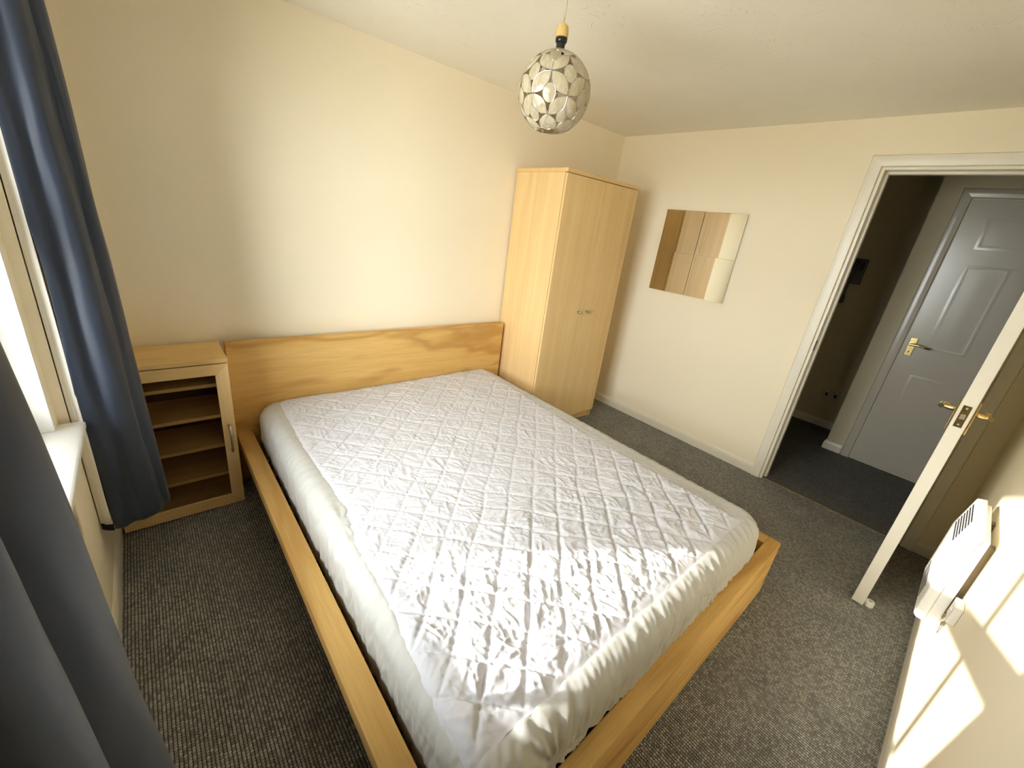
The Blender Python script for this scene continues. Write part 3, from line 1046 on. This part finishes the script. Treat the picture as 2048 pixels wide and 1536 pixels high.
# ================================================================== PENDANT LAMP
LC = Vector((1.420, -1.150, 1.908))
LR = 0.123
lamp = thing('pendant_lamp', (LC.x, LC.y, H), 'round capiz shell pendant lampshade hanging from the ceiling above the bed', 'lamp')
MB().lathe([(0.036, -0.0), (0.040, -0.004), (0.038, -0.018), (0.022, -0.028), (0.006, -0.032)], (LC.x, LC.y, H), (0, 0, 1), 28).build('ceiling_rose', 'white_plastic', lamp, smooth=35)
MB().tube([(LC.x, LC.y, H - 0.028), (LC.x + 0.001, LC.y, 2.16), (LC.x, LC.y, 2.10)], 0.0032, 8).build('cord', 'cord_white', lamp, smooth=True)
MB().lathe([(0.0165, 2.066), (0.0205, 2.067), (0.0205, 2.082), (0.0175, 2.097), (0.0135, 2.101), (0.004, 2.102)], (LC.x, LC.y, 0), (0, 0, 1), 20).build('lampholder_cap', 'tan_plastic', lamp, smooth=35)
MB().lathe([(0.0145, 2.012), (0.0145, 2.050), (0.0175, 2.052), (0.0195, 2.056), (0.0195, 2.064), (0.016, 2.066)], (LC.x, LC.y, 0), (0, 0, 1), 20).build('lampholder', 'black_plastic', lamp, smooth=35)
MB().lathe([(0.001, 1.912), (0.014, 1.915), (0.026, 1.930), (0.0295, 1.950), (0.026, 1.970), (0.016, 1.990), (0.013, 2.012)], (LC.x, LC.y, 0), (0, 0, 1), 20).build('bulb', 'filament_glass', lamp, smooth=True)

# shade: staggered lattice of nodes, a leaf shell on each diagonal, a round shell in each open diamond
NR = 6
LATS = [72, 44, 15, -14, -42, -67]
LON0 = math.radians(38)


def node(k, j_):
    la, lo = math.radians(LATS[k]), LON0 + (j_ + 0.5 * (k % 2)) * 2 * math.pi / NR
    return Vector((math.cos(la) * math.cos(lo), math.cos(la) * math.sin(lo), math.sin(la)))


jit = random.Random(3)
shade = MB().lathe([(0.0205, 0), (0.0205, 0.002), (0.0160, 0.002), (0.0160, 0)], (LC.x, LC.y, LC.z + LR - 0.004), (0, 0, 1), 20)
# carrier spokes from the top opening to the lampholder ring
topv = [node(0, j_) for j_ in range(0, 6, 2)]
for d in topv:
    shade.tube([LC + d * LR * 0.995, LC + Vector((d.x * 0.5, d.y * 0.5, 0.98)) * LR, (LC.x + d.x * 0.055, LC.y + d.y * 0.055, LC.z + LR - 0.003)], 0.0012, 6)
SHO = Vector((LC.x, LC.y, H))
shade_o = shade.build('shade', 'steel', lamp)
wire = MB()


def shell(center, along, half_l, half_w, kind, rad=LR):
    """thin curved shell lying on the sphere; returns (front verts, outline)"""
    c = center.normalized()
    t_ = (along - c * along.dot(c)).normalized()
    s_ = c.cross(t_)
    n_ = 20
    out = []
    for k in range(n_):
        a = 2 * math.pi * k / n_
        if kind == 'leaf':
            ca = math.cos(a)
            uu = half_l * ca
            ww = half_w * (1 - abs(ca) ** 1.9) * (1 if math.sin(a) >= 0 else -1)
        else:
            uu, ww = half_l * math.cos(a), half_w * math.sin(a)
        out.append((uu, ww))
    v, f = [], []
    th_ = 0.0009
    for side in (0, 1):
        rr = rad - side * th_
        for sc_ in (1.0, 0.55):
            for uu, ww in out:
                p = (c + t_ * (uu * sc_ / rad) + s_ * (ww * sc_ / rad)).normalized()
                bul = 0.0012 * (1 - sc_)
                v.append(LC + p * (rr + bul))
        v.append(LC + c * (rr + 0.0014))
    n2 = 2 * n_ + 1
    for side in (0, 1):
        o_ = side * n2
        for k in range(n_):
            k2 = (k + 1) % n_
            f.append([o_ + k, o_ + k2, o_ + n_ + k2, o_ + n_ + k])
            f.append([o_ + n_ + k, o_ + n_ + k2, o_ + 2 * n_])
    for k in range(n_):
        k2 = (k + 1) % n_
        f.append([k, k2, n2 + k2, n2 + k])
    mbx = MB().add(v, f)
    ol = [LC + (c + t_ * (uu / rad) + s_ * (ww / rad)).normalized() * (rad + 0.0002) for uu, ww in out]
    wire.tube(ol + [ol[0]], 0.0008, 5, False)
    return mbx


for k in range(len(LATS) - 1):
    for j_ in range(NR):
        a = node(k, j_)
        nbs = (j_, j_ - 1) if k % 2 == 0 else (j_, j_ + 1)
        for n_ in nbs:
            b = node(k + 1, n_)
            L = math.acos(max(-1, min(1, a.dot(b)))) * LR
            shell(a + b, (b - a).normalized(), L * 0.492, L * 0.255 * jit.uniform(0.95, 1.08), 'leaf').build('shell_leaf', 'capiz_shell', shade_o, smooth=50)
for k in range(len(LATS) - 2):
    for j_ in range(NR):
        a, b = node(k, j_), node(k + 2, j_)
        la = math.radians(LATS[k + 1])
        c = (a + b).normalized()
        wd_ = LR * math.cos(la) * 0.245
        shell(c, (b - a).normalized(), LR * 0.235 * jit.uniform(0.85, 1.0), wd_ * 0.85 * jit.uniform(0.85, 1.0), 'round').build('shell_disc', 'capiz_shell', shade_o, smooth=50)
for k, kk in ((0, 1), (len(LATS) - 1, len(LATS) - 2)):
    for j_ in range(NR):
        a, b = node(k, j_), node(k, j_ + 1)
        c = (a + b).normalized() * 1.0 + node(kk, j_ if k % 2 == 0 else j_ + 1) * 0.25
        shell(c, Vector((0, 0, 1)), LR * 0.11, LR * 0.13 if k else LR * 0.09, 'round').build('shell_disc', 'capiz_shell', shade_o, smooth=50)
rim = [LC + node(len(LATS) - 1, j_) * LR for j_ in range(NR)]
wire.tube(rim + [rim[0]], 0.0012, 5, False)
wire.build('wire_frame', 'steel', shade_o)

# ================================================================== PANEL HEATER
HX0, HX1 = 2.20, 2.57
ht = thing('panel_heater', ((HX0 + HX1) / 2, -D, 0.32), 'white electric panel heater with sloped top mounted on the sunlit wall', 'heater')


def yz_prism(prof, x0, x1, bev=0.004):
    bm = bmesh.new()
    vs_ = [bm.verts.new((x0, y, z)) for y, z in prof] + [bm.verts.new((x1, y, z)) for y, z in prof]
    n_ = len(prof)
    bm.faces.new(vs_[:n_])
    bm.faces.new(vs_[n_:][::-1])
    for i in range(n_):
        bm.faces.new([vs_[i], vs_[n_ + i], vs_[n_ + (i + 1) % n_], vs_[(i + 1) % n_]])
    bmesh.ops.recalc_face_normals(bm, faces=bm.faces)
    if bev:
        bmesh.ops.bevel(bm, geom=list(bm.edges), offset=bev, segments=3, affect='EDGES', profile=0.5)
    bm.verts.index_update()
    m_ = MB().add([v_.co.copy() for v_ in bm.verts], [[v_.index for v_ in f_.verts] for f_ in bm.faces])
    bm.free()
    return m_


y1, y2, y3 = -2.572, -2.603, -2.634
yz_prism([(y1, 0.335), (y1, 0.575), (y1 - 0.020, 0.705), (y2 - 0.016, 0.712), (y2, 0.575), (y2, 0.322), (y1 - 0.010, 0.322)], HX0, HX1, 0.005).build('front_cover', 'heater_white', ht, smooth=40)
yz_prism([(y2 - 0.0005, 0.330), (y2 - 0.0005, 0.573), (y2 - 0.016, 0.696), (y3, 0.696), (y3, 0.330)], HX0 + 0.006, HX1 - 0.006, 0.003).build('back_housing', 'heater_white', ht, smooth=40)
nrm = Vector((0, 0.122, 0.024)).normalized()
gr = MB()
for k in range(7):
    t_ = 0.15 + 0.7 * k / 6
    zz = 0.575 + 0.130 * t_
    yy = y1 - 0.020 * t_
    B(HX0 + 0.15, HX1 - 0.04, yy - 0.001, yy + 0.0012, zz - 0.0035, zz + 0.0035).build('outlet_slot', 'dark_void', ht)
for k in range(4):
    zz = 0.352 + k * 0.016
    B(HX0 + 0.10, HX1 - 0.05, y1 - 0.001, y1 + 0.0008, zz - 0.003, zz + 0.003).build('inlet_slot', 'dark_void', ht)
for xx in (HX0 + 0.06, HX1 - 0.09):
    B(xx, xx + 0.03, -D + 0.0005, y3 - 0.0005, 0.36, 0.66).build('wall_bracket', 'bracket_steel', ht)
pts = []
for k in range(17):
    a = math.pi * k / 16
    pts.append((HX0 + 0.045 - 0.010 * math.sin(a), -2.612 - 0.012 * (1 - math.cos(a)), 0.329 - 0.050 * math.sin(a)))
pts.append((HX0 + 0.02, -2.637, 0.345))
pts.append((HX0 - 0.01, -2.640, 0.375))
pts.append((HX0 - 0.025, -2.642, 0.404))
MB().tube(pts, 0.0034, 8).build('power_cable', 'white_plastic', ht, smooth=True)
sp = thing('fused_spur', (2.16, -D, 0.405), 'small white fused outlet box on the wall beside the heater', 'outlet')
B(2.125, 2.195, -D + 0.0005, -D + 0.022, 0.405, 0.475, 0.003).build('outlet_box', 'white_plastic', sp)
B(2.135, 2.155, -D + 0.022, -D + 0.026, 0.43, 0.452, 0.001).build('switch', 'white_plastic', sp)

# ================================================================== DOOR STOP
ds = thing('door_stop', (2.625, -2.487, 0), 'little round white door stop on the carpet by the open door', 'door stop')
MB().lathe([(0.0185, 0.0), (0.0185, 0.022), (0.0165, 0.026), (0.0085, 0.0265), (0.0085, 0.020)], (2.625, -2.487, 0.0), (0, 0, 1), 24).build('rubber_body', 'white_plastic', ds, smooth=35)
MB().lathe([(0.0045, 0.020), (0.0045, 0.0235), (0.002, 0.0245)], (2.625, -2.487, 0.0), (0, 0, 1), 12).build('screw', 'steel', ds)

# ================================================================== HALL: ENTRY PHONE AND SOCKET
ep = thing('entry_phone', (5.04, -1.51, 1.33), 'dark grey wall mounted entry phone with hanging handset on the dark hallway wall', 'intercom')
B(5.000, 5.0415, -1.572, -1.478, 1.335, 1.550, 0.006).build('base_unit', 'phone_grey', ep)
for k in range(4):
    B(4.998, 5.0003, -1.562, -1.535, 1.46 + k * 0.016, 1.468 + k * 0.016).build('speaker_slot', 'dark_void', ep)
hp = [(4.985, -1.505, 1.520), (4.972, -1.505, 1.490), (4.968, -1.500, 1.42), (4.968, -1.497, 1.33), (4.970, -1.495, 1.26), (4.980, -1.495, 1.195), (4.992, -1.495, 1.170)]
MB().tube(hp, [0.022, 0.024, 0.016, 0.014, 0.015, 0.024, 0.022], 14).build('handset', 'phone_grey', ep, smooth=True)
so = thing('wall_socket', (5.04, -1.69, 0.33), 'white double wall socket low on the dark hallway wall', 'socket')
B(5.030, 5.0415, -1.765, -1.620, 0.285, 0.372, 0.003).build('socket_plate', 'grey_plastic', so)
for yy in (-1.735, -1.665):
    B(5.0285, 5.0305, yy - 0.010, yy + 0.010, 0.305, 0.335).build('socket_face', 'dark_void', so)
    B(5.0265, 5.0305, yy - 0.006, yy + 0.006, 0.343, 0.361, 0.001).build('switch', 'white_plastic', so)


# ================================================================== CURTAINS
def catmull(pts, per=8):
    P = [np.array(p, float) for p in pts]
    P = [2 * P[0] - P[1]] + P + [2 * P[-1] - P[-2]]
    out = []
    for i in range(1, len(P) - 2):
        for k in range(per):
            t_ = k / per
            p0, p1, p2, p3 = P[i - 1], P[i], P[i + 1], P[i + 2]
            out.append(0.5 * ((2 * p1) + (-p0 + p2) * t_ + (2 * p0 - 5 * p1 + 4 * p2 - p3) * t_ ** 2 + (-p0 + 3 * p1 - 3 * p2 + p3) * t_ ** 3))
    out.append(P[-2])
    return np.array(out)


def curtain(name, plan_bot, plan_top, z0, z1, parent, mat, org, thick=0.0022, seed=0, nz=70, wob=0.006, hemw=0.0, pw=0.8, sp=1.0):
    a = catmull(plan_bot)
    b = catmull(plan_top)
    n_ = len(a)
    zz = np.linspace(z0, z1, nz)
    V = np.zeros((nz, n_, 3))
    s_ = np.arange(n_) / n_
    for i, z in enumerate(zz):
        t_ = (z - z0) / (z1 - z0)
        k = min(1.0, t_ * sp) ** pw
        p = a * (1 - k) + b * k
        wv = np.stack([pn(s_ * 9 + 3.1, np.full(n_, z * 2.2), 50 + seed), pn(s_ * 9 + 7.7, np.full(n_, z * 2.2), 51 + seed)], -1) * wob * 2 * (0.35 + 0.65 * (1 - t_))
        fine = np.stack([pn(s_ * 30, np.full(n_, z * 7), 52 + seed), pn(s_ * 30 + 5, np.full(n_, z * 7), 53 + seed)], -1) * wob * 0.25
        V[i, :, :2] = p + wv + fine
        V[i, :, 2] = z + hemw * pn(s_ * 5, s_ * 0, 54 + seed)
    V[:, :, 0] = np.maximum(V[:, :, 0], 0.003)
    o_ = grid_mesh(name, V[:, :, 0].T.copy(), V[:, :, 1].T.copy(), V[:, :, 2].T.copy(), mat, parent, None, org)
    md = o_.modifiers.new('thickness', 'SOLIDIFY')
    md.thickness = thick
    md.offset = 0.0
    return o_


far_c = thing('curtain', (0.1, -0.45, 0.27), 'dark blue curtain drawn back beside the shelf cabinet, lined in white', 'curtain')
fb_ = [(0.034, -0.626), (0.060, -0.624), (0.090, -0.605), (0.125, -0.612), (0.158, -0.596), (0.172, -0.565), (0.176, -0.545), (0.190, -0.540), (0.200, -0.520), (0.196, -0.490), (0.12, -0.455), (0.055, -0.440),
       (0.10, -0.415), (0.185, -0.400), (0.10, -0.372), (0.050, -0.358), (0.11, -0.338), (0.18, -0.325), (0.10, -0.303), (0.06, -0.300)]
ft_ = [(0.028, -0.625), (0.048, -0.622), (0.068, -0.606), (0.090, -0.606), (0.108, -0.592), (0.117, -0.568), (0.120, -0.552), (0.135, -0.545), (0.146, -0.525), (0.142, -0.490), (0.10, -0.455), (0.055, -0.440),
       (0.08, -0.415), (0.135, -0.400), (0.08, -0.372), (0.050, -0.358), (0.08, -0.338), (0.13, -0.325), (0.08, -0.303), (0.06, -0.300)]
curtain('drape', fb_, ft_, 0.275, 2.11, far_c, 'curtain_blue', (0.1, -0.45, 0.27), seed=1, wob=0.007, hemw=0.006)
lin = [(0.004, -0.603), (0.013, -0.613), (0.023, -0.622), (0.034, -0.628)]
lint = [(0.004, -0.605), (0.012, -0.613), (0.020, -0.621), (0.028, -0.627)]
curtain('lining', lin, lint, 0.302, 1.955, far_c, 'lining_white', (0.1, -0.45, 0.27), seed=4, wob=0.0015, nz=40)
curtain('hem_edge', [(0.003, -0.602), (0.013, -0.612), (0.023, -0.621), (0.036, -0.627)], [(0.004, -0.602), (0.014, -0.612), (0.024, -0.621), (0.036, -0.627)], 0.274, 0.301, far_c, 'hem_black', (0.1, -0.45, 0.27), seed=5, wob=0.001, nz=4)

near_c = thing('curtain', (0.1, -2.0, 0.27), 'near black blue curtain hanging open on the camera side of the window', 'curtain')
near_c['label'] = 'dark blue curtain in shadow hanging over the window end next to the heater wall'
nb_ = [(0.030, -1.730), (0.080, -1.690), (0.130, -1.650), (0.165, -1.665), (0.178, -1.720), (0.160, -1.775), (0.115, -1.830), (0.095, -1.870), (0.120, -1.900), (0.165, -1.915), (0.185, -1.960), (0.160, -2.010),
       (0.10, -2.035), (0.08, -2.07), (0.12, -2.10), (0.17, -2.125), (0.175, -2.17), (0.10, -2.20), (0.06, -2.25), (0.12, -2.29), (0.15, -2.33), (0.10, -2.38)]
nt_ = [(0.020, -1.920), (0.055, -1.895), (0.105, -1.868), (0.138, -1.872), (0.148, -1.895), (0.135, -1.925), (0.105, -1.945), (0.090, -1.965), (0.105, -1.985), (0.135, -1.995), (0.145, -2.015), (0.125, -2.040),
       (0.08, -2.055), (0.06, -2.085), (0.085, -2.11), (0.12, -2.135), (0.12, -2.18), (0.08, -2.21), (0.05, -2.25), (0.08, -2.29), (0.11, -2.33), (0.08, -2.38)]
nb_ = [(a, b - 0.01) for a, b in nb_]
nt_ = [(a, b + 0.015) for a, b in nt_]
curtain('drape', nb_, nt_, 0.262, 2.11, near_c, 'curtain_blue', (0.1, -2.0, 0.27), seed=9, wob=0.006, hemw=0.006, pw=0.9, sp=1.5)

rail = thing('curtain_rail', (0.09, -1.35, 2.12), 'white curtain rail above the window carrying both blue curtains', 'curtain rail')
B(0.055, 0.105, -2.42, -0.25, 2.112, 2.135, 0.003).build('track', 'white_plastic', rail)
for yy in (-2.3, -1.35, -0.35):
    B(0.0005, 0.07, yy - 0.012, yy + 0.012, 2.136, 2.150).build('bracket', 'white_plastic', rail)
